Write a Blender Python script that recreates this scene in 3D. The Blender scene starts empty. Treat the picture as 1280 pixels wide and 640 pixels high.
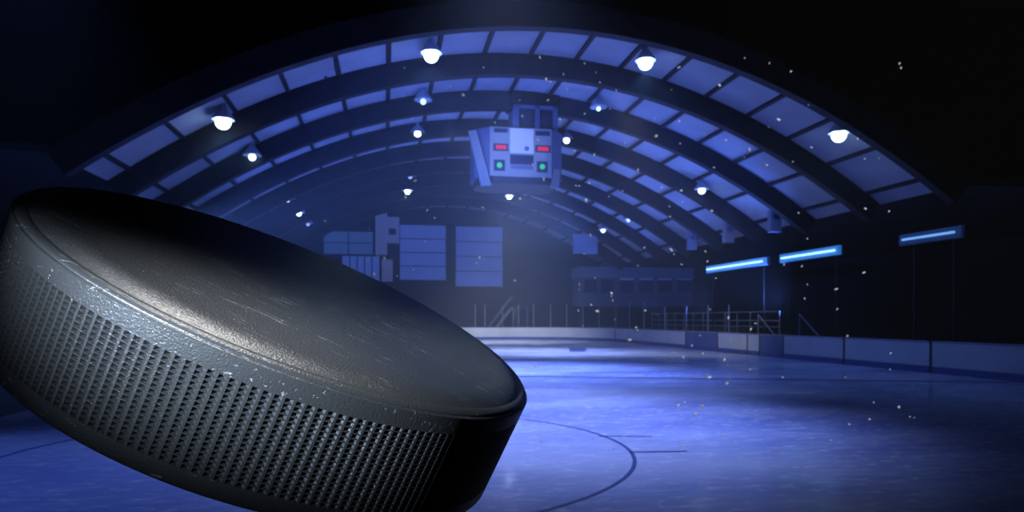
import bpy, bmesh, math, random
from mathutils import Vector, Matrix
D = bpy.data
S = bpy.context.scene
C = S.collection
PI = math.pi

# ------------------------------------------------------------------ frame: arena axis is turned 10 degrees left of the view
FPX, HOR, EYE = 900.0, 398.0, 1.9
TH = math.radians(9.96)
cT, sT = math.cos(TH), math.sin(TH)
def W(u, v, z):                       # arena (across, along, up) -> world
    return Vector((u*cT - v*sT, u*sT + v*cT, z))
def UVZ(x, y, v):                     # photo pixel on the cross plane at v -> arena point
    q = (x - 640)/FPX
    Y = v/(cT - q*sT)
    return Vector((Y*(q*cT + sT), v, EYE + Y*(HOR - y)/FPX))

# ------------------------------------------------------------------ camera
cam = D.cameras.new('camera'); co = D.objects.new('camera', cam); C.objects.link(co)
co.location = (0, 0, EYE); co.rotation_euler = (PI/2, 0, 0)
cam.sensor_width = 36; cam.lens = 36*FPX/1280
cam.shift_y = (HOR - 320)/1280
cam.dof.use_dof = True; cam.dof.focus_distance = 0.09; cam.dof.aperture_fstop = 110
cam.clip_start = 0.004; cam.clip_end = 300
S.camera = co

# ------------------------------------------------------------------ world, haze, exposure
w = D.worlds.new('world'); S.world = w; w.use_nodes = True
nt = w.node_tree; nt.nodes.clear()
wo = nt.nodes.new('ShaderNodeOutputWorld'); bg = nt.nodes.new('ShaderNodeBackground')
bg.inputs[0].default_value = (0.10, 0.25, 0.9, 1); bg.inputs[1].default_value = 0.0025
nt.links.new(bg.outputs[0], wo.inputs[0])
vs = nt.nodes.new('ShaderNodeVolumeScatter')
vs.inputs['Color'].default_value = (1, 1, 0.8, 1); vs.inputs['Density'].default_value = 0.0025
vs.inputs['Anisotropy'].default_value = 0.0
nt.links.new(vs.outputs[0], wo.inputs[1])
S.view_settings.view_transform = 'Standard'; S.view_settings.look = 'None'
S.view_settings.exposure = 0.0; S.view_settings.gamma = 1.0; S.view_settings.use_curve_mapping = False
S.cycles.use_denoising = True
S.cycles.volume_step_rate = 4
S.cycles.max_bounces = 5; S.cycles.volume_bounces = 0
S.cycles.sample_clamp_indirect = 3

# ------------------------------------------------------------------ unseen spots added to light the roof, ice, boards, puck and snow
BLUE = (0.085, 0.19, 1.0); ICEB = (0.13, 0.24, 1.0); COOL = (0.62, 0.78, 1.0); WARM = (1.0, 0.97, 0.92)
def spot(name, loc, target, power, deg, blend=0.6, color=BLUE, radius=0.3):
    l = D.lights.new(name, 'SPOT'); l.energy = power; l.color = color; l.spot_size = math.radians(deg)
    l.spot_blend = blend; l.shadow_soft_size = radius
    o = D.objects.new(name, l); C.objects.link(o); o.location = loc
    o.rotation_euler = (Vector(target) - Vector(loc)).to_track_quat('-Z', 'Y').to_euler()
    return o
spot('roof_fill_spot', W(-4, 14, 3.5), W(12, 38, 8.5), 24000, 42, 1.0, BLUE)  # added spots, brightening the roof and scoreboard front
spot('roof_fill_spot', W(4, 14, 3.5), W(0, 37, 11.0), 11000, 42, 1.0, BLUE)
for v_, p_ in ((33.5, 4300), (42, 4000), (51, 3000)):             # added unseen spots behind the boards wash the roof
    spot('roof_wash_spot', W(20.2, v_, 2.2), W(11, v_ + 2, 11), p_, 100, 1.0, BLUE, 0.5)
    spot('roof_wash_spot', W(-8.6, v_ + 1, 2.2), W(1, v_ + 3, 12), p_*0.6, 90, 1.0, BLUE, 0.5)
spot('ice_fill_spot', W(2.4, 15, 11.0), W(2.5, 13.6, 0), 15000, 67, 1.0, (0.25, 0.35, 1.0), 1.0)  # added overhead spots that pool blue light on the ice
spot('ice_fill_spot', W(4.8, 29, 11.0), W(4.3, 25, 0), 33000, 74, 1.0, (0.20, 0.30, 1.0), 1.5)
spot('ice_fill_spot', W(8, 40, 11.0), W(8.5, 40, 0), 20000, 74, 1.0, (0.34, 0.46, 1.0), 1.5)
spot('ice_fill_spot', W(8, 51, 10.0), W(9, 60, 0), 9000, 80, 1.0, (0.78, 0.84, 1.0), 1.5)
spot('ice_fill_spot', W(-5, 12, 9), W(-5, 9, 0), 1800, 66, 1.0, ICEB)
spot('board_fill_spot', W(9, 27, 10.9), W(17.5, 40, 0.5), 3600, 54, 1.0, (0.92, 0.92, 0.95), 0.5)  # added spot that whitens the right boards
spot('scoreboard_fill_spot', W(1, 14, 5.5), W(5.7, 32, 9.3), 6000, 11, 0.8, (0.42, 0.52, 1.0), 0.2)  # added narrow spot lifting the scoreboard front
spot('snow_fill_spot', (1.2, -0.6, 2.9), (0.9, 2.4, 2.1), 240, 60, 0.8, (0.85, 0.92, 1.0), 0.1)  # added unseen spot that brightens the near snow specks
PUCK = Vector((-0.0353, 0.1114, EYE - 0.0031))
spot('puck_fill_spot', PUCK + Vector((-1.05, -1.72, 0.66)), PUCK + Vector((-0.0074, -0.0376, 0.0137)), 1050, 1.0, 1.0, COOL, 0.008)  # added narrow beams along the puck edge, no fixture there
spot('puck_fill_spot', PUCK + Vector((-1.05, -1.72, 0.66)), PUCK + Vector((0.0017, -0.0396, 0.0091)), 1500, 1.0, 1.0, COOL, 0.008)
spot('puck_fill_spot', PUCK + Vector((-1.05, -1.72, 0.66)), PUCK + Vector((0.0102, -0.0390, 0.0052)), 1125, 1.0, 1.0, COOL, 0.008)
spot('puck_fill_spot', PUCK + Vector((-1.05, -1.72, 0.66)), PUCK + Vector((0.0193, -0.0358, 0.0014)), 260, 1.0, 1.0, COOL, 0.008)
spot('puck_fill_spot', PUCK + Vector((0.06, 0.8, 2.5)), PUCK + Vector((0.0107, -0.0374, -0.0015)), 500, 1.0, 1.0, WARM, 0.01)  # added warm beam for the highlight on the puck rim

# ------------------------------------------------------------------ materials
def mat(name, color, rough=0.6, metal=0.0, emit=None, estr=0.0, bump=0.0, bscale=20.0, var=0.0, vscale=3.0, spec=0.5):
    m = D.materials.new(name); m.use_nodes = True; n = m.node_tree.nodes; L = m.node_tree.links
    b = n['Principled BSDF']
    b.inputs['Base Color'].default_value = (*color, 1); b.inputs['Roughness'].default_value = rough
    b.inputs['Metallic'].default_value = metal; b.inputs['Specular IOR Level'].default_value = spec
    if emit:
        b.inputs['Emission Color'].default_value = (*emit, 1); b.inputs['Emission Strength'].default_value = estr
    tc = n.new('ShaderNodeTexCoord')
    if var:
        t = n.new('ShaderNodeTexNoise'); t.inputs['Scale'].default_value = vscale; t.inputs['Detail'].default_value = 4
        L.new(tc.outputs['Object'], t.inputs['Vector'])
        r = n.new('ShaderNodeValToRGB')
        r.color_ramp.elements[0].position = 0.3; r.color_ramp.elements[1].position = 0.7
        r.color_ramp.elements[0].color = (*[c*(1-var) for c in color], 1)
        r.color_ramp.elements[1].color = (*[min(1, c*(1+var)) for c in color], 1)
        L.new(t.outputs['Fac'], r.inputs[0]); L.new(r.outputs[0], b.inputs['Base Color'])
    if bump:
        t = n.new('ShaderNodeTexNoise'); t.inputs['Scale'].default_value = bscale; t.inputs['Detail'].default_value = 5
        L.new(tc.outputs['Object'], t.inputs['Vector'])
        bp = n.new('ShaderNodeBump'); bp.inputs['Strength'].default_value = bump; bp.inputs['Distance'].default_value = 0.02
        L.new(t.outputs['Fac'], bp.inputs['Height']); L.new(bp.outputs[0], b.inputs['Normal'])
    return m
M = {}
M['deck'] = mat('pale_roof_panel', (0.42, 0.43, 0.46), 0.7, var=0.12, vscale=0.6)
M['beam'] = mat('dark_timber', (0.022, 0.022, 0.028), 0.7, var=0.3, vscale=2)
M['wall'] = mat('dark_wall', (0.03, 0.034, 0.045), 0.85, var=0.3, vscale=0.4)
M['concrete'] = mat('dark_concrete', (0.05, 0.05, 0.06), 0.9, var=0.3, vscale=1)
M['board'] = mat('white_board', (0.50, 0.52, 0.55), 0.5, var=0.10, vscale=0.8)
M['board_blue'] = mat('blue_board', (0.085, 0.12, 0.26), 0.5, var=0.15, vscale=1.2)
M['kick'] = mat('blue_kickplate', (0.06, 0.09, 0.25), 0.5)
M['cap'] = mat('grey_cap_rail', (0.22, 0.24, 0.30), 0.5)
M['post'] = mat('steel_post', (0.20, 0.22, 0.26), 0.65, 0.2)
M['darkmetal'] = mat('dark_metal', (0.035, 0.04, 0.05), 0.5, 0.3)
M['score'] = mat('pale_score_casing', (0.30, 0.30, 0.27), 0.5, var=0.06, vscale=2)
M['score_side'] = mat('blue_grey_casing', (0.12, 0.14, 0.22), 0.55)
M['score_white'] = mat('white_score_plate', (0.72, 0.68, 0.54), 0.4)
M['screen'] = mat('dark_screen', (0.03, 0.04, 0.08), 0.3)
M['black'] = mat('black_metal', (0.007, 0.007, 0.009), 0.6)
M['red'] = mat('red_display', (0.3, 0.01, 0.02), 0.4, emit=(1, 0.03, 0.08), estr=0.55)
M['green'] = mat('green_light', (0.02, 0.3, 0.1), 0.4, emit=(0.05, 0.8, 0.22), estr=0.55)
M['window'] = mat('lit_window', (0.04, 0.06, 0.14), 0.6, emit=(0.07, 0.14, 0.66), estr=0.36, var=0.2, vscale=0.8)
M['window_dim'] = mat('dim_window', (0.1, 0.13, 0.2), 0.4, emit=(0.06, 0.15, 0.55), estr=0.22)
M['frame'] = mat('window_frame', (0.05, 0.07, 0.14), 0.5)
M['pale'] = mat('pale_paint', (0.75, 0.78, 0.85), 0.6)
M['booth'] = mat('booth_paint', (0.13, 0.14, 0.20), 0.7)
M['sign'] = mat('pale_sign', (0.22, 0.25, 0.33), 0.6)
M['lamp_body'] = mat('lamp_housing', (0.45, 0.48, 0.55), 0.4, 0.4)
M['tube'] = mat('light_tube', (0.8, 0.9, 1), 0.4, emit=(0.45, 0.85, 1.0), estr=1.7)
M['halo_plate'] = mat('blue_halo_plate', (0.2, 0.4, 0.7), 0.5, emit=(0.015, 0.15, 0.45), estr=0.7)  # halo around the tube put into an emissive blue plate
M['tube_dim'] = mat('dim_light_tube', (0.7, 0.8, 1), 0.4, emit=(0.2, 0.5, 0.9), estr=0.8)
M['halo_plate_dim'] = mat('dim_halo_plate', (0.05, 0.1, 0.2), 0.5, emit=(0.02, 0.06, 0.2), estr=0.12)
M['line'] = mat('blue_ice_paint', (0.02, 0.025, 0.07), 0.3)
M['line_dim'] = mat('faded_ice_paint', (0.06, 0.085, 0.22), 0.3)
M['flake'] = mat('snow', (0.9, 0.92, 0.95), 0.6)
def lens(power):
    return mat('lamp_lens', (0.9, 0.95, 1), 0.3, emit=(0.55, 0.82, 1.0), estr=power)

def glass_mat():
    m = D.materials.new('rink_glass'); m.use_nodes = True; n = m.node_tree.nodes; L = m.node_tree.links
    n.clear(); o = n.new('ShaderNodeOutputMaterial'); mx = n.new('ShaderNodeMixShader')
    t = n.new('ShaderNodeBsdfTransparent'); g = n.new('ShaderNodeBsdfGlossy'); g.inputs['Roughness'].default_value = 0.08
    t.inputs[0].default_value = (0.93, 0.95, 0.97, 1); mx.inputs[0].default_value = 0.012
    L.new(t.outputs[0], mx.inputs[1]); L.new(g.outputs[0], mx.inputs[2]); L.new(mx.outputs[0], o.inputs[0])
    return m
M['glass'] = glass_mat()

def ice_mat():
    m = D.materials.new('ice'); m.use_nodes = True; n = m.node_tree.nodes; L = m.node_tree.links
    b = n['Principled BSDF']; tc = n.new('ShaderNodeTexCoord')
    def noise(scale, sx, sy, rot=0, detail=6, rough=0.6):
        mp = n.new('ShaderNodeMapping'); mp.inputs['Scale'].default_value = (sx, sy, 1); mp.inputs['Rotation'].default_value = (0, 0, rot)
        t = n.new('ShaderNodeTexNoise'); t.inputs['Scale'].default_value = scale; t.inputs['Detail'].default_value = detail
        t.inputs['Roughness'].default_value = rough
        L.new(tc.outputs['Object'], mp.inputs[0]); L.new(mp.outputs[0], t.inputs[0]); return t.outputs['Fac']
    def ramp(inp, p0, p1, c0, c1):
        r = n.new('ShaderNodeValToRGB'); e = r.color_ramp.elements
        e[0].position = p0; e[1].position = p1; e[0].color = c0; e[1].color = c1
        L.new(inp, r.inputs[0]); return r.outputs[0]
    def mix(f, a, bb):
        x = n.new('ShaderNodeMix'); x.data_type = 'RGBA'
        L.new(f, x.inputs['Factor'])
        for s_, i in ((a, 6), (bb, 7)):
            if isinstance(s_, tuple): x.inputs[i].default_value = s_
            else: L.new(s_, x.inputs[i])
        return x.outputs[2]
    reflection = ramp(noise(0.16, 0.35, 1.0), 0.42, 0.60, (0, 0, 0, 1), (1, 1, 1, 1))           # broad reflections of dark and bright roof, put into the tint
    base = mix(reflection, (0.30, 0.35, 0.60, 1), (0.60, 0.62, 0.68, 1))
    smear = ramp(noise(0.9, 1.0, 2.6, 0.5, 8, 0.7), 0.56, 0.74, (0, 0, 0, 1), (1, 1, 1, 1))  # skate snow smears
    base = mix(smear, base, (0.80, 0.80, 0.82, 1))
    fl = ramp(noise(3.6, 1.0, 2.0, -0.6, 4), 0.56, 0.68, (0, 0, 0, 1), (0.9, 0.9, 0.9, 1))
    base = mix(fl, base, (0.90, 0.86, 0.80, 1))
    scr = ramp(noise(3.0, 0.25, 9.0, 0.7, 3), 0.60, 0.66, (0, 0, 0, 1), (1, 1, 1, 1))
    base = mix(scr, base, (0.78, 0.79, 0.84, 1))
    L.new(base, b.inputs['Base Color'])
    rr = ramp(noise(0.5, 0.5, 1.0, 0.1), 0.35, 0.7, (0.10, 0.10, 0.10, 1), (0.34, 0.34, 0.34, 1)); L.new(rr, b.inputs['Roughness'])
    b.inputs['Specular IOR Level'].default_value = 0.45
    bp = n.new('ShaderNodeBump'); bp.inputs['Strength'].default_value = 0.06; bp.inputs['Distance'].default_value = 0.02
    L.new(noise(2.5, 1, 1), bp.inputs['Height']); L.new(bp.outputs[0], b.inputs['Normal'])
    return m
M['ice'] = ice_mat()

def rubber_mat(name, top):
    m = D.materials.new(name); m.use_nodes = True; n = m.node_tree.nodes; L = m.node_tree.links
    b = n['Principled BSDF']; tc = n.new('ShaderNodeTexCoord')
    def noise(scale, sx=1, sy=1, rot=0.0, detail=4, rough=0.6):
        mp = n.new('ShaderNodeMapping'); mp.inputs['Scale'].default_value = (sx, sy, 1); mp.inputs['Rotation'].default_value = (0, 0, rot)
        t = n.new('ShaderNodeTexNoise'); t.inputs['Scale'].default_value = scale; t.inputs['Detail'].default_value = detail
        t.inputs['Roughness'].default_value = rough
        L.new(tc.outputs['Object'], mp.inputs[0]); L.new(mp.outputs[0], t.inputs[0]); return t.outputs['Fac']
    def mul(a, k):
        x = n.new('ShaderNodeMath'); x.operation = 'MULTIPLY'; L.new(a, x.inputs[0])
        if isinstance(k, float): x.inputs[1].default_value = k
        else: L.new(k, x.inputs[1])
        return x.outputs[0]
    def add(a, c):
        x = n.new('ShaderNodeMath'); x.operation = 'ADD'; L.new(a, x.inputs[0]); L.new(c, x.inputs[1]); return x.outputs[0]
    def step(a, lo, hi):
        x = n.new('ShaderNodeMapRange'); x.inputs[1].default_value = lo; x.inputs[2].default_value = hi; L.new(a, x.inputs[0]); return x.outputs[0]
    b.inputs['Base Color'].default_value = (0.021, 0.021, 0.021, 1)
    grain = noise(3600, detail=3); pits = step(noise(1500, detail=2), 0.36, 0.30)
    h = add(mul(grain, 0.8), mul(pits, -0.25))
    if top:
        s1 = mul(step(noise(1500, 0.10, 2.2, 0.45, 2), 0.655, 0.69), step(noise(160, detail=2), 0.50, 0.60))
        s2 = mul(step(noise(1300, 0.08, 2.0, -0.2, 2), 0.655, 0.69), step(noise(130, detail=2, rot=1.0), 0.5, 0.6))
        sc = add(s1, s2)
        h = add(h, mul(sc, -0.9))
        mx = n.new('ShaderNodeMix'); mx.data_type = 'RGBA'; L.new(sc, mx.inputs['Factor'])
        mx.inputs[6].default_value = (0.021, 0.021, 0.021, 1); mx.inputs[7].default_value = (0.10, 0.10, 0.10, 1)
        L.new(mx.outputs[2], b.inputs['Base Color'])
    b.inputs['Roughness'].default_value = 0.33; b.inputs['Specular IOR Level'].default_value = 0.28 if top else 0.3
    bp = n.new('ShaderNodeBump'); bp.inputs['Strength'].default_value = 0.42; bp.inputs['Distance'].default_value = 0.00022
    L.new(h, bp.inputs['Height']); L.new(bp.outputs[0], b.inputs['Normal'])
    return m
M['rubber'] = rubber_mat('black_rubber', True)
M['grip'] = rubber_mat('black_rubber_grip', False)

# ------------------------------------------------------------------ mesh helpers
ARENA = Matrix.Rotation(TH, 4, 'Z')
def obj(name, bm, material, parent=None, loc=None, arena=False, smooth=False):
    bmesh.ops.recalc_face_normals(bm, faces=bm.faces)
    me = D.meshes.new(name); bm.to_mesh(me); bm.free()
    if smooth:
        for p in me.polygons: p.use_smooth = True
    me.materials.append(M[material] if isinstance(material, str) else material)
    o = D.objects.new(name, me); C.objects.link(o)
    if parent: o.parent = parent
    if loc is not None: o.location = loc
    if arena: o.rotation_euler = (0, 0, TH)
    return o
def empty(name, loc, arena=True):
    o = D.objects.new(name, None); C.objects.link(o); o.location = loc
    o.empty_display_size = 0.1
    if arena: o.rotation_euler = (0, 0, TH)
    return o
def tag(o, label, cat, group=None, kind=None):
    o['label'] = label; o['category'] = cat
    if group: o['group'] = group
    if kind: o['kind'] = kind
    return o
def struct(o):
    o['kind'] = 'structure'; return o
def box(bm, x0, x1, y0, y1, z0, z1, bev=0.0):
    r = bmesh.ops.create_cube(bm, size=1.0)
    for v in r['verts']:
        v.co = Vector((x0 + (v.co.x + .5)*(x1 - x0), y0 + (v.co.y + .5)*(y1 - y0), z0 + (v.co.z + .5)*(z1 - z0)))
    if bev:
        es = list({e for v in r['verts'] for e in v.link_edges})
        bmesh.ops.bevel(bm, geom=es, offset=bev, segments=2, affect='EDGES', profile=0.5)
    return bm
def nb(): return bmesh.new()
def rod(bm, a, b, r, n=8):
    a, b = Vector(a), Vector(b); d = b - a; q = d.to_track_quat('Z', 'Y')
    A = [bm.verts.new(a + q @ Vector((r*math.cos(2*PI*i/n), r*math.sin(2*PI*i/n), 0))) for i in range(n)]
    B = [bm.verts.new(b + q @ Vector((r*math.cos(2*PI*i/n), r*math.sin(2*PI*i/n), 0))) for i in range(n)]
    for i in range(n): bm.faces.new((A[i], A[(i+1) % n], B[(i+1) % n], B[i]))
    bm.faces.new(A[::-1]); bm.faces.new(B)
    return bm
def lathe(bm, prof, n=32):
    rings = []
    for r, z in prof:
        if r < 1e-7: rings.append([bm.verts.new((0, 0, z))])
        else: rings.append([bm.verts.new((r*math.cos(2*PI*i/n), r*math.sin(2*PI*i/n), z)) for i in range(n)])
    for A, B in zip(rings, rings[1:]):
        if len(A) == 1 and len(B) == 1: continue
        for i in range(n):
            j = (i+1) % n
            if len(A) == 1: bm.faces.new((A[0], B[j], B[i]))
            elif len(B) == 1: bm.faces.new((A[i], A[j], B[0]))
            else: bm.faces.new((A[i], A[j], B[j], B[i]))
    return bm
def prism(bm, pts, z0, z1):
    A = [bm.verts.new((x, y, z0)) for x, y in pts]; B = [bm.verts.new((x, y, z1)) for x, y in pts]
    n = len(pts)
    for i in range(n): bm.faces.new((A[i], A[(i+1) % n], B[(i+1) % n], B[i]))
    bm.faces.new(A[::-1]); bm.faces.new(B)
    return bm

# ------------------------------------------------------------------ setting: ice, floor, walls, vaulted ceiling
UC, HW, VE, RC = 5.65, 12.95, 63.8, 8.5            # rink centre line, half width, far end, corner radius
U0, U1 = UC - HW, UC + HW
def perimeter():                                    # far half of the rink outline, left side -> far end -> right side
    P = [(U0, -14.0 + 0.5*i) for i in range(int((VE - RC + 14)/0.5) + 1)]
    P += [(U0 + RC - RC*math.cos(a), VE - RC + RC*math.sin(a)) for a in [PI/2*i/24 for i in range(25)]]
    P += [(U0 + RC + (U1 - U0 - 2*RC)*i/20, VE) for i in range(1, 20)]
    P += [(U1 - RC + RC*math.sin(a), VE - RC + RC*math.cos(a)) for a in [PI/2*i/24 for i in range(25)]]
    P += [(U1, VE - RC - 0.5*i) for i in range(1, int((VE - RC + 14)/0.5) + 1)]
    return P
PERI = perimeter()
CUM = [0.0]
for a, b in zip(PERI, PERI[1:]): CUM.append(CUM[-1] + math.hypot(b[0]-a[0], b[1]-a[1]))
def peri(s, off=0.0):
    s = max(0.0, min(CUM[-1] - 1e-6, s))
    lo, hi = 0, len(CUM) - 1
    while hi - lo > 1:
        m_ = (lo + hi)//2
        if CUM[m_] <= s: lo = m_
        else: hi = m_
    t = (s - CUM[lo])/max(1e-9, CUM[hi] - CUM[lo])
    a, b = Vector(PERI[lo]), Vector(PERI[hi]); p = a.lerp(b, t); d = (b - a).normalized()
    nrm = Vector((-d.y, d.x))                       # outward (left of travel)
    return p + nrm*off, d
def s_of_px(x):                                     # arc position seen at photo column x (from the far end rightwards)
    best = None
    s = CUM[-1]*0.40
    while s < CUM[-1] - 16:
        p, _ = peri(s); q = W(p.x, p.y, 0)
        if q.y > 3:
            e = abs(640 + FPX*q.x/q.y - x)
            if best is None or e < best[0]: best = (e, s)
        s += 0.03
    return best[1]

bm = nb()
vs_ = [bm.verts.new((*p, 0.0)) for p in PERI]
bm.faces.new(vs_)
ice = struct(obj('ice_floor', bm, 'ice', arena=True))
bm = nb(); bm.faces.new([bm.verts.new(p) for p in ((-26, -16, -0.03), (38, -16, -0.03), (38, 70, -0.03), (-26, 70, -0.03))])
struct(obj('floor', bm, 'concrete', arena=True))

# painted lines lie on the ice sheet
INV = ARENA.inverted()
def strip_on_ice(name, pts, width, material):
    bm = nb(); n = len(pts); A = []; B = []
    for i, p in enumerate(pts):
        d = (Vector(pts[min(n-1, i+1)]) - Vector(pts[max(0, i-1)])).normalized(); k = Vector((-d.y, d.x))*width/2
        for lst, q in ((A, Vector(p) + k), (B, Vector(p) - k)):
            l = INV @ Vector((q.x, q.y, 0.004)); lst.append(bm.verts.new(l))
    for i in range(n-1): bm.faces.new((A[i], A[i+1], B[i+1], B[i]))
    return obj(name, bm, material, ice)
cx, cy, cr = -2.66, 10.28, 4.35
strip_on_ice('faceoff_circle', [(cx + cr*math.cos(2*PI*i/128), cy + cr*math.sin(2*PI*i/128)) for i in range(129)], 0.055, 'line_dim')
strip_on_ice('hash_mark', [(1.40, 11.62), (2.25, 11.58)], 0.07, 'line_dim')
strip_on_ice('hash_mark', [(1.68, 10.22), (2.50, 10.28)], 0.08, 'line')
strip_on_ice('goal_line', [(-9.0, 25.0), (0.26, 23.59), (13.2, 21.65), (15.0, 21.4)], 0.26, 'line')
strip_on_ice('zone_line', [(-12.0, 37.0), (0, 33.2), (8.77, 30.7), (10.5, 30.2)], 0.30, 'line_dim')
bm = nb(); bm.faces.new([bm.verts.new(INV @ Vector((x, y, 0.004))) for x, y in ((3.25, 41), (4.25, 41), (4.75, 46.5), (3.7, 46.5))])
obj('blue_quad', bm, 'line_dim', ice)  # dark blue quad lying on the ice

VH, VK, VEDGE = EYE + 10.5, 0.0231, 15.5
def vault(dx): return VH - VK*dx*dx
VN, VF = 23.3, 68.0
bm = nb(); N = 48; rows = []
for i in range(N+1):
    dx = -VEDGE + 2*VEDGE*i/N
    rows.append([bm.verts.new((UC + dx, v, vault(dx))) for v in (VN, VF)])
for a, b in zip(rows, rows[1:]): bm.faces.new((a[0], b[0], b[1], a[1]))
ceil = struct(obj('ceiling', bm, 'deck', arena=True))
def arc_sweep(v0, v1, depth, dx0=-VEDGE, dx1=VEDGE, n=48):
    bm = nb(); R_ = []
    for i in range(n+1):
        dx = dx0 + (dx1 - dx0)*i/n; z = vault(dx) - 0.01
        sl = -2*VK*dx; nrm = Vector((sl, -1)).normalized()*depth      # inward normal of the arc
        R_.append([bm.verts.new((UC + dx, v0, z)), bm.verts.new((UC + dx, v1, z)),
                   bm.verts.new((UC + dx + nrm.x, v1, z + nrm.y)), bm.verts.new((UC + dx + nrm.x, v0, z + nrm.y))])
    for A, B in zip(R_, R_[1:]):
        for k in range(4): bm.faces.new((A[k], A[(k+1) % 4], B[(k+1) % 4], B[k]))
    bm.faces.new(R_[0]); bm.faces.new(R_[-1][::-1])
    return bm
for k in range(0, 9):
    v = 25.0 + 4.75*k - 1.55
    struct(obj('arched_beam', arc_sweep(v - 0.2, v + 0.2, 0.85), 'beam', ceil))
for k in range(-8, 9):                                                # purlins run along the vault between the beams
    dx = k*1.85; bm = nb(); z = vault(dx); a = math.atan(-2*VK*dx)
    M4 = Matrix.Translation((UC + dx, 0, z)) @ Matrix.Rotation(-a, 4, 'Y')
    box(bm, -0.08, 0.08, VN, VF - 0.1, -0.12, -0.015)
    for v in bm.verts: v.co = M4 @ v.co
    struct(obj('purlin', bm, 'beam', ceil))
ZA = vault(VEDGE)
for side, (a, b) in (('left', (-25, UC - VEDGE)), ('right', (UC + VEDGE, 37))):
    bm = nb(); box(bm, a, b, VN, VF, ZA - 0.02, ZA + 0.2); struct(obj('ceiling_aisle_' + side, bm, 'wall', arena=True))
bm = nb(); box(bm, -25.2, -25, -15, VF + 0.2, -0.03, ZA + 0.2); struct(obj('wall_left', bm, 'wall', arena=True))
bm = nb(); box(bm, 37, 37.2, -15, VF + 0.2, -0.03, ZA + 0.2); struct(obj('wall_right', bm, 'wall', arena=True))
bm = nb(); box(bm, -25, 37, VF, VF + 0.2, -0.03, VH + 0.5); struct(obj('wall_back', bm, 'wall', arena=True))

# windows and doorway of the end wall
def window(name, x0, x1, y0, y1, material, nh, nv):
    a, b = UVZ(x0, y0, VF - 0.12), UVZ(x1, y1, VF - 0.12)
    w_, h_ = b.x - a.x, a.z - b.z
    r = struct(empty(name, W(a.x, VF - 0.12, b.z)))
    bm = nb()
    box(bm, 0, w_, 0.03, 0.05, 0, h_); obj('pane', bm, material, r)
    bm = nb(); t = 0.09
    box(bm, -t, w_ + t, -0.04, 0.11, -t, 0); box(bm, -t, w_ + t, -0.04, 0.11, h_, h_ + t)
    box(bm, -t, 0, -0.04, 0.11, 0, h_); box(bm, w_, w_ + t, -0.04, 0.11, 0, h_)
    obj('window_frame', bm, 'frame', r)
    for i in range(1, nh):
        bm = nb(); z = h_*i/nh; box(bm, 0, w_, -0.01, 0.03, z - 0.04, z + 0.04); obj('glazing_bar', bm, 'frame', r)
    for i in range(1, nv):
        bm = nb(); x = w_*i/nv; box(bm, x - 0.05, x + 0.05, -0.01, 0.03, 0, h_); obj('mullion', bm, 'frame', r)
    return r
window('window_1', 500, 557, 281, 350, 'window', 4, 1)
window('window_2', 570, 628, 283, 358, 'window', 4, 1)
window('window_3', 405, 466, 289, 318, 'window_dim', 2, 2)
window('window_4', 428, 474, 320, 352, 'window', 1, 5)
a, b = UVZ(477, 324, VF - 0.1), UVZ(491, 352, VF - 0.1)
r = struct(empty('door_1', W(a.x, VF - 0.1, b.z)))
bm = nb(); box(bm, 0, b.x - a.x, 0, 0.08, 0, a.z - b.z, 0.01); obj('door_leaf', bm, 'pale', r)
bm = nb(); box(bm, 0.12, 0.2, -0.05, 0, 1.0, 1.15); obj('door_handle', bm, 'post', r)

# ------------------------------------------------------------------ the puck
R, H = 0.0381, 0.00822
KZ0, KZ1 = -H + 0.0022, H - 0.0030
prof = [(0, -H), (R - 0.004, -H), (R - 0.0003, -H), (R - 0.0001, -H + 0.0001), (R, -H + 0.0003)]
prof += [(R, KZ0), (R - 0.0007, KZ0 + 0.00003), (R - 0.0007, KZ1 - 0.00003), (R, KZ1), (R, H - 0.00085), (R - 0.0001, H - 0.00074),
         (R - 0.00035, H - 0.00066)]
prof += [(R - 0.00035 - 0.0012*(1 - math.cos(a)), H - 0.00066 + 0.00060*math.sin(a)) for a in [PI/2*i/8 for i in range(1, 8)]]
prof += [(R - 0.0016 - 0.0045*t, H - 0.00008 + 0.0007*(1 - (1 - t)**3)) for t in [i/16 for i in range(17)]]
prof += [(R*0.5, H + 0.00064), (0, H + 0.00064)]
n_ = Vector((math.sin(.4358), math.sin(-.149)*math.cos(.4358), math.cos(-.149)*math.cos(.4358))).normalized()
u_ = n_.cross(Vector((0, 1, 0))).normalized(); v_ = n_.cross(u_)
pm = Matrix((u_, v_, n_)).transposed().to_4x4(); pm.translation = PUCK
bm = lathe(nb(), prof, 256); bmesh.ops.recalc_face_normals(bm, faces=bm.faces)
for e_ in bm.edges: e_.smooth = e_.calc_face_angle(0.0) < 0.35
puck = obj('hockey_puck', bm, 'rubber', smooth=True)
puck.matrix_world = pm
tag(puck, 'large black rubber hockey puck tilted in mid air in the left foreground', 'hockey puck')
bm = nb(); NC, NR = 204, 18; dz = (KZ1 - KZ0)/NR                      # rows of small pyramid pits pressed into the edge
def cylp(i, z, r=R): a = 2*PI*i/NC; return (r*math.cos(a), r*math.sin(a), z)
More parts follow.
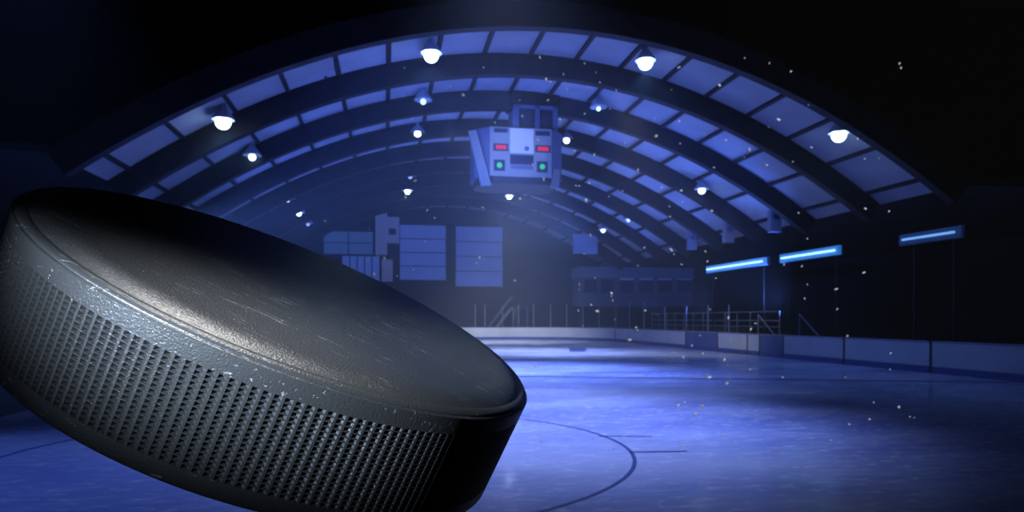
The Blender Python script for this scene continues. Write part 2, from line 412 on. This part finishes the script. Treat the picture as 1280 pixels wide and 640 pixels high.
for i in range(NC):
    for j in range(NR):
        z0 = KZ0 + j*dz; z1 = z0 + dz
        o4 = [bm.verts.new(cylp(i, z0)), bm.verts.new(cylp(i+1, z0)), bm.verts.new(cylp(i+1, z1)), bm.verts.new(cylp(i, z1))]
        m4 = [bm.verts.new(cylp(i + .13, z0 + dz*.06)), bm.verts.new(cylp(i + .87, z0 + dz*.06)), bm.verts.new(cylp(i + .87, z1 - dz*.06)), bm.verts.new(cylp(i + .13, z1 - dz*.06))]
        ap = bm.verts.new(cylp(i + .5, z0 + dz*.5, R - 0.00045))
        for k in range(4):
            l = (k+1) % 4
            bm.faces.new((o4[k], o4[l], m4[l], m4[k])); bm.faces.new((m4[k], m4[l], ap))
bmesh.ops.remove_doubles(bm, verts=bm.verts, dist=1e-7)
obj('knurled_band', bm, 'grip', puck)

# ------------------------------------------------------------------ centre hung scoreboard
SV = 32.0
c0 = UVZ(651, 221, SV)
sc = 32.5/900.0
sb = tag(empty('scoreboard', W(c0.x, SV, c0.z)), 'pale centre hung scoreboard with red and green lights above the ice', 'scoreboard')
fw, fh, ch, dp = 1.42, 61*sc, 0.62, 2.9                               # half width of the front, height, corner cut, depth
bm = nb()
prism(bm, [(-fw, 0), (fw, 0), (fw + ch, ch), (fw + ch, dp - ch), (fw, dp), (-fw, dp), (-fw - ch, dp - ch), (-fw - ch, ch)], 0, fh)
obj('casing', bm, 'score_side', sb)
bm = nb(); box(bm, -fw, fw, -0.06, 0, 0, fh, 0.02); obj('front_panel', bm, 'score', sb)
bm = nb()
prism(bm, [(-fw*.9, 0.1), (fw*.9, 0.1), (fw*.9 + ch, ch + .1), (fw*.9 + ch, dp - ch), (fw*.9, dp - .1), (-fw*.9, dp - .1), (-fw*.9 - ch, dp - ch), (-fw*.9 - ch, ch + .1)], -0.30, 0)
obj('underside', bm, 'darkmetal', sb)
for sg in (-1, 1):                                                    # slanting corner fins, drawn in and down below the casing
    bm = nb(); zt_, zb_ = (fh - .15 if sg < 0 else .45), -0.45
    tx = 0 if sg < 0 else -.45
    top = [(sg*(fw + ch + .30 + tx), ch*.9), (sg*(fw + ch - .02 + tx), ch*.6), (sg*(fw + ch - .02 + tx), ch*.6 + .2), (sg*(fw + ch + .30 + tx), ch*.9 + .2)]
    bot = [(sg*(fw + .38), ch*.5), (sg*(fw - .05), ch*.1), (sg*(fw - .05), ch*.1 + .2), (sg*(fw + .38), ch*.5 + .2)]
    A = [bm.verts.new((x, y - .25, zt_)) for x, y in top]; B = [bm.verts.new((x, y - .25, zb_)) for x, y in bot]
    for i in range(4): bm.faces.new((A[i], A[(i+1) % 4], B[(i+1) % 4], B[i]))
    bm.faces.new(A[::-1]); bm.faces.new(B)
    obj('corner_fin', bm, 'score', sb)
def sp(px, py): return ((px - 651)*sc, (221 - py)*sc)
def plate(name, x0, x1, y0, y1, material, d=0.09):
    a = sp(x0, y1); b = sp(x1, y0); bm = nb(); box(bm, a[0], b[0], -d, -0.05, a[1], b[1], 0.015); return obj(name, bm, material, sb)
plate('white_plate', 637, 667, 161, 192, 'score_white')
plate('display', 617, 634, 162, 167, 'screen'); plate('display', 669, 688, 163, 169, 'screen')
for x0, x1 in ((616, 635), (669, 689)):
    p_ = plate('penalty_display', x0, x1, 181, 190, 'screen')
    a = sp(x0 + 3, 188); b = sp(x1 - 3, 183); bm = nb(); box(bm, a[0], b[0], -0.115, -0.08, a[1], b[1], 0.01); obj('red_digits', bm, 'red', p_)
for x in (623.5, 678):
    p_ = plate('signal_plate', x - 7, x + 7, 201, 215, 'screen')
    a = sp(x, 208); bm = nb(); rod(bm, (a[0], -0.125, a[1]), (a[0], -0.08, a[1]), 0.125, 20); obj('green_lamp', bm, 'green', p_)
plate('period_display', 637, 667, 194, 206, 'screen')
plate('lower_plate', 638, 666, 207, 212, 'score_side')
p_ = sp(658, 186); bm = nb(); rod(bm, (p_[0], -0.12, p_[1]), (p_[0], -0.08, p_[1]), 0.11, 16); obj('round_sensor', bm, 'score_side', sb)
hz = 34*sc                                                            # loudspeaker frame above the casing
bm = nb(); z0, z1 = fh, fh + hz
for (x0, x1) in ((-0.25, 0.02), (0.78, 1.0), (1.62, 1.85)): box(bm, x0, x1, 0.55, 1.9, z0, z1)
box(bm, -0.25, 1.85, 0.55, 1.9, z1 - 0.16, z1); box(bm, -0.25, 1.85, 0.6, 1.9, z0, z0 + 0.12)
obj('speaker_frame', bm, 'score_side', sb)
for x0, x1 in ((0.04, 0.76), (1.02, 1.60)):
    bm = nb(); box(bm, x0, x1, 0.75, 1.85, z0 + .13, z1 - .17, 0.03)
    s_ = obj('loudspeaker', bm, 'darkmetal', sb)
    bm = nb(); rod(bm, ((x0+x1)/2, 0.70, (z0+z1)/2), ((x0+x1)/2, 0.76, (z0+z1)/2), 0.22, 20); obj('speaker_cone', bm, 'screen', s_)
zt = vault(0) - 0.85 - c0.z
bm = nb(); box(bm, -0.35, 1.95, 0.6, 2.2, z1, z1 + 45*sc, 0.04); obj('winch_housing', bm, 'black', sb)
for x in (0.0, 1.6):
    for y in (0.8, 2.0):
        bm = nb(); rod(bm, (x, y, z1 + 40*sc), (x, y, zt + 0.9), 0.03); obj('hanger', bm, 'darkmetal', sb)

# ------------------------------------------------------------------ ceiling lamps, four rows
def lamp(u, v, z, strength, watts, rad, label):
    zt = vault(u - UC) - z
    r = tag(empty('ceiling_lamp', W(u, v, z)), label, 'ceiling lamp', 'hanging lamps in four rows under the roof')
    bm = nb(); rod(bm, (0, 0, 0.5), (0, 0, zt), 0.03); obj('rod', bm, 'lamp_body', r)
    bm = nb(); lathe(bm, [(0, 0.62), (0.10, 0.62), (0.13, 0.40), (0.22, 0.30), (0.36, 0.10), (0.40, 0.0), (0.38, 0.0), (0.34, 0.09), (0.20, 0.27), (0, 0.33)], 28)
    obj('lamp_shade', bm, 'lamp_body', r, smooth=True)
    bm = nb(); bmesh.ops.create_uvsphere(bm, u_segments=20, v_segments=12, radius=rad)
    for v in bm.verts: v.co.z -= 0.06
    obj('bulb', bm, lens(strength), r, smooth=True)
    if watts:
        l = D.lights.new('lamp_light', 'SPOT'); l.energy = watts; l.color = (0.13, 0.28, 1.0); l.shadow_soft_size = 0.05; l.spot_size = 2.25; l.spot_blend = 0.6
        o = D.objects.new('lamp_light', l); C.objects.link(o); o.parent = r; o.location = (0, 0, -rad - 0.12)
ROWS = [(-5.65, 8.9, 'far left row', (26.8, 5.65)), (1.63, 11.5, 'row left of the scoreboard', (26.2, 5.7)),
        (9.55, 11.5, 'row right of the scoreboard', (25.6, 6.0)), (16.9, 8.9, 'far right row', (24.7, 6.0))]
ORD = ['nearest', 'second', 'third', 'fourth', 'fifth', 'sixth']
LIT = {  # emission strength, watts, bulb radius
    0: [(9, 800, .27), (3.0, 0, .16), (2.0, 0, .14), (2.0, 0, .14), (4.0, 120, .17), (.5, 0, .12)],
    1: [(9, 800, .27), (1.5, 0, .13), (14, 420, .19), (.6, 0, .14), (.6, 0, .14), (14, 300, .20)],
    2: [(9, 800, .27), (2.0, 0, .10), (6.0, 160, .20), None, (.8, 0, .12), (14, 300, .20)],
    3: [(9, 200, .27), None, (3.5, 120, .20), (2.0, 0, .13), (1.2, 0, .14), (3.5, 120, .18)]}
for ri, (u, z, rn, (v0, dv)) in enumerate(ROWS):
    for k in range(6):
        if LIT[ri][k] is None: continue
        e, wt, rd = LIT[ri][k]
        br = 'dazzling white' if e > 30 else 'bright blue-white' if e >= 3 else 'dim bluish'
        lamp(u, v0 + dv*k, z, e, wt, rd, '%s round ceiling lamp, %s in the %s' % (br, ORD[k], rn))

# ------------------------------------------------------------------ rink boards
def sweep_path(s0, s1, off0, off1, z0, z1):
    bm = nb(); n = max(2, int((s1 - s0)/0.4)); R_ = []
    for i in range(n+1):
        s = s0 + (s1 - s0)*i/n
        a, _ = peri(s, off0); b, _ = peri(s, off1)
        R_.append([bm.verts.new((a.x, a.y, z0)), bm.verts.new((b.x, b.y, z0)), bm.verts.new((b.x, b.y, z1)), bm.verts.new((a.x, a.y, z1))])
    for A, B in zip(R_, R_[1:]):
        for k in range(4): bm.faces.new((A[k], A[(k+1) % 4], B[(k+1) % 4], B[k]))
    bm.faces.new(R_[0]); bm.faces.new(R_[-1][::-1])
    return bm
s_far = next(c for c, p in zip(CUM, PERI) if p[0] > U0 + RC)
sx = {x: s_of_px(x) for x in (560, 769, 857, 897, 934, 949, 979, 1055, 1163)}
BOARDS = [(s_far, sx[769], 'board', 'long pale board along the far end, its left part behind the puck'),
          (sx[769], sx[857], 'board', 'pale curved board at the far right corner of the rink'),
          (sx[857], sx[897], 'board_blue', 'dark blue board right after the curved corner board'),
          (sx[897], sx[934], 'board', 'short pale board between a dark blue board and a dark post'),
          (sx[934], sx[949], 'board', 'narrowest pale board beside the dark blue gate board'),
          (sx[949], sx[979], 'board_blue', 'dark blue gate board between two pale boards on the right side'),
          (sx[979], sx[1055], 'board', 'long pale board on the right side after the blue gate board'),
          (sx[1055], sx[1163], 'board', 'pale board fading into the dark on the right side'),
          (sx[1163], CUM[-1] - 1.0, 'board', 'unlit board nearest the camera on the dark right side')]
for s0, s1, m_, lab in BOARDS:
    p, _ = peri((s0 + s1)/2)
    e = tag(empty('rink_board', (0, 0, 0)), lab, 'rink board', 'boards round the rink')
    g = 0.07
    obj('board_face', sweep_path(s0 + g, s1 - g, 0.0, 0.12, 0.24, 1.06), m_, e)
    obj('kick_plate', sweep_path(s0 + g, s1 - g, -0.015, 0.12, 0.0, 0.24), 'kick', e)
    obj('cap_rail', sweep_path(s0 + g, s1 - g, -0.02, 0.16, 1.06, 1.12), 'cap', e)
    for s in (s1,):
        a, d = peri(s, 0.0); bm = nb(); box(bm, -0.05, 0.05, -0.0, 0.14, 0, 1.06)
        ang = math.atan2(d.y, d.x)
        for v in bm.verts:
            q = Matrix.Rotation(ang, 2) @ Vector((v.co.x, v.co.y)); v.co.x, v.co.y = a.x + q.x, a.y + q.y
        obj('board_post', bm, 'darkmetal', e)

# glass above the boards, one pane to a post
GX = [594, 606, 628, 648, 667, 688, 708, 728, 748, 769, 786, 804, 830, 857, 884, 910, 936]
GS = [s_of_px(x) for x in GX]
for i, (s0, s1) in enumerate(zip(GS, GS[1:])):
    h_ = 2.0 if i < 12 else 1.5
    e = tag(empty('glass_panel', (0, 0, 0)), 'clear protective glass pane, number %s to the right of the puck along the far boards' %
            ['one', 'two', 'three', 'four', 'five', 'six', 'seven', 'eight', 'nine', 'ten', 'eleven', 'twelve', 'thirteen', 'fourteen', 'fifteen', 'sixteen'][i],
            'glass panel', 'protective glass on the far boards')
    obj('pane', sweep_path(s0 + .05, s1 - .05, 0.055, 0.075, 1.12, 1.12 + h_), 'glass', e)
    a, _ = peri(s0, 0.065); bm = nb(); rod(bm, (a.x, a.y, 1.12), (a.x, a.y, 1.16 + h_), 0.035, 8); obj('post', bm, 'post', e)

# staircase behind the far glass
a = UVZ(612, 408, 66.2); b = UVZ(641, 384, 66.2)
e = tag(empty('staircase', W(a.x, 66.2, 0)), 'dark steel staircase with handrail behind the far glass', 'staircase')
L_ = b.x - a.x; z_ = b.z
for y in (0, 1.0):
    bm = nb(); rod(bm, (0, y, 0.1), (L_, y, z_), 0.09, 6); obj('stringer', bm, 'post', e)
    bm = nb(); rod(bm, (0, y, 1.1), (L_, y, z_ + 1.0), 0.035, 6); obj('handrail', bm, 'post', e)
for i in range(9):
    t = (i + .5)/9; bm = nb(); box(bm, L_*t - .14, L_*t + .14, 0, 1.0, z_*t, z_*t + .05); obj('step', bm, 'darkmetal', e)
bm = nb(); box(bm, L_, L_ + 1.6, 0, 1.0, z_ - .06, z_); obj('landing', bm, 'darkmetal', e)
for x in (L_ + .1, L_ + 1.5):
    bm = nb(); rod(bm, (x, .5, 0), (x, .5, z_ - .06), .05, 6); obj('column', bm, 'post', e)

# railing behind the right boards
e = tag(empty('railing', W(U1 + 1.3, 34, 0)), 'dark steel railing with two rails behind the right side boards', 'railing')
for z in (1.45, 1.78, 2.25):
    bm = nb(); rod(bm, (0, 0, z), (0, 18, z), 0.03, 6); obj('rail', bm, 'post', e)
for i in range(13):
    bm = nb(); rod(bm, (0, 1.5*i, -0.02), (0, 1.5*i, 2.3), 0.03, 6); obj('railing_post', bm, 'post', e)
for k, v in enumerate((33.0, 29.2)):
    e = tag(empty('brace', W(U1 + 0.5, v, 0)), ['slanting steel brace behind the blue gate board', 'slanting steel brace behind the long pale right board'][k], 'brace')
    bm = nb(); rod(bm, (0, 0, 1.0), (0, 1.7, 2.1), 0.03, 6); obj('strut', bm, 'post', e)
    bm = nb(); rod(bm, (0, 1.7, -0.02), (0, 1.7, 2.1), 0.03, 6); obj('upright', bm, 'post', e)

# press box in the far right corner
pv = 62.5
a = UVZ(725, 383, pv); b = UVZ(865, 335, pv)
e = tag(empty('press_box', W(a.x, pv, a.z)), 'dark raised press box with a row of six windows in the far corner', 'press box')
w_, h_ = b.x - a.x, b.z - a.z
bm = nb(); box(bm, 0, w_, 0, 2.6, 0, h_*.98); obj('body', bm, 'booth', e)
bm = nb(); box(bm, -.1, w_ + .1, -.25, 2.7, h_*.72, h_, .03); obj('fascia', bm, 'sign', e)
for i, (x0, x1) in enumerate(((730, 746), (751, 766), (775, 792), (799, 816), (822, 839), (846, 864))):
    p0, p1 = UVZ(x0, 366, pv), UVZ(x1, 350, pv)
    bm = nb(); box(bm, p0.x - a.x, p1.x - a.x, -.04, .0, p0.z - a.z, p1.z - a.z); wn = obj('window', bm, 'screen', e)
    if i > 1:
        bm = nb(); box(bm, p0.x - a.x, p1.x - a.x, -.12, -.03, p1.z - a.z - .02, p1.z - a.z + .16); obj('blind', bm, 'pale', wn)
for x in (.3, w_/2, w_ - .3):
    bm = nb(); box(bm, x - .12, x + .12, 1.2, 1.45, -a.z - 0.03, 0); obj('column', bm, 'beam', e)

# stepped white box left of the end windows
pv = 67.0
a = UVZ(469, 318, pv)
def rel(x, y): p = UVZ(x, y, pv); return p.x - a.x, p.z - a.z
e = tag(empty('wall_unit', W(a.x, pv, a.z)), 'pale stepped box with a dark slot mounted left of the lit end windows', 'wall box')
x1, z1 = rel(484, 265); bm = nb(); box(bm, 0, x1, 0, 0.98, 0, z1, .03); obj('tall_box', bm, 'pale', e)
xa, za = rel(484, 303); xb, zb = rel(499, 271); bm = nb(); box(bm, xa, xb, 0.1, 0.98, za, zb, .03); obj('side_box', bm, 'pale', e)
xa, za = rel(486, 293); xb, zb = rel(495, 286); bm = nb(); box(bm, xa, xb, 0.04, 0.12, za, zb, .01); obj('slot', bm, 'screen', e)

# hanging sign in front of the press box
pv = 56.5
a = UVZ(716, 317, pv); b = UVZ(747, 293, pv)
e = tag(empty('hanging_sign', W(a.x, pv, a.z)), 'pale blank rectangular sign hanging above the press box', 'sign')
bm = nb(); box(bm, 0, b.x - a.x, 0, .08, 0, b.z - a.z, .02); obj('sign_board', bm, 'sign', e)
for t in (.15, .85):
    x = (b.x - a.x)*t; bm = nb(); rod(bm, (x, .04, b.z - a.z), (x, .04, vault(a.x + x - UC) - a.z), .02, 6); obj('cable', bm, 'darkmetal', e)

# loudspeakers hung along the right edge of the roof
for k, (x, y, dist, lab) in enumerate(((970.5, 276, 36.5, 'largest pale box loudspeaker hanging above the second strip light'),
                                       (912, 291, 42, 'middle of three pale hanging loudspeakers, above the longest strip light'),
                                       (866, 301, 47, 'smallest and farthest pale loudspeaker hanging left of the strip lights'))):
    X = (x - 640)/FPX*dist; u, v = X*cT + dist*sT, -X*sT + dist*cT; z = EYE + (HOR - y)/FPX*dist
    e = tag(empty('hanging_loudspeaker', W(u, v, z)), lab, 'loudspeaker', 'loudspeakers along the right edge of the roof')
    bm = nb(); box(bm, -.30, .30, 0, .35, -.57, .57, .03); obj('cabinet', bm, 'sign', e)
    bm = nb(); rod(bm, (0, -.03, .22), (0, .02, .22), .17, 20); obj('tweeter', bm, 'score_side' if k else 'screen', e)
    bm = nb(); rod(bm, (0, .17, .57), (0, .17, vault(u - UC) - z - .02), .03, 6); obj('hanger', bm, 'darkmetal', e)

# strip lights above the right side boards
LU, LZ = 19.2, EYE + 2.95
def v_of_px(x, u):
    q = (x - 640)/FPX; Y = u/(q*cT + sT); return Y*(cT - q*sT)
for k, (x0, x1, t_, d_, lab) in enumerate(((885, 954, 'tube', 'halo_plate', 'leftmost glowing blue strip light over the right boards'),
                                         (978, 1045, 'tube', 'halo_plate', 'middle glowing blue strip light over the right boards'),
                                         (1130, 1195, 'tube_dim', 'halo_plate_dim', 'rightmost dim blue strip light in the dark'))):
    v1, v0 = v_of_px(x0, LU), v_of_px(x1, LU)
    e = tag(empty('strip_light', W(LU, v0, LZ)), lab, 'strip light', 'strip lights over the right boards')
    n = v1 - v0; hh = .17
    bm = nb(); box(bm, -.02, .10, -.25, n + .25, -hh*1.2, hh*1.2, .03); obj('halo_plate', bm, d_, e)  # plate added to carry the glow around the tube
    bm = nb(); rod(bm, (-.07, 0, 0), (-.07, n, 0), .042, 10); obj('tube', bm, t_, e)
    bm = nb(); box(bm, .10, .22, -.3, n + .3, -hh*1.3, hh*1.3); obj('housing', bm, 'darkmetal', e)
    for y in (.3, n - .3):
        bm = nb(); rod(bm, (.20, y, -LZ - .03), (.20, y, hh), .045, 6); obj('post', bm, 'black', e)

# ------------------------------------------------------------------ snow dust in the air
random.seed(7)
bm = nb()
for i in range(190):
    x = random.gauss(800, 210); y = random.uniform(70, 560)
    if not (380 < x < 1180): x = random.uniform(420, 1150)
    dist = random.uniform(1.6, 3.2); px = random.choice((1.8, 2.2, 2.4, 3.0, 3.8))
    c = Vector(((x - 640)/FPX*dist, dist, EYE + (HOR - y)/FPX*dist))
    r = px*0.5/FPX*c.y
    m = Matrix.Translation(c) @ Matrix.Rotation(random.uniform(0, 3), 4, 'Y') @ Matrix.Diagonal((random.uniform(1, 1.7), 1, random.uniform(.7, 1), 1))
    res = bmesh.ops.create_icosphere(bm, subdivisions=1, radius=r, matrix=m)
tag(obj('falling_snow', bm, 'flake'), 'tiny white snow specks drifting through the air of the hall', 'snow', kind='stuff')
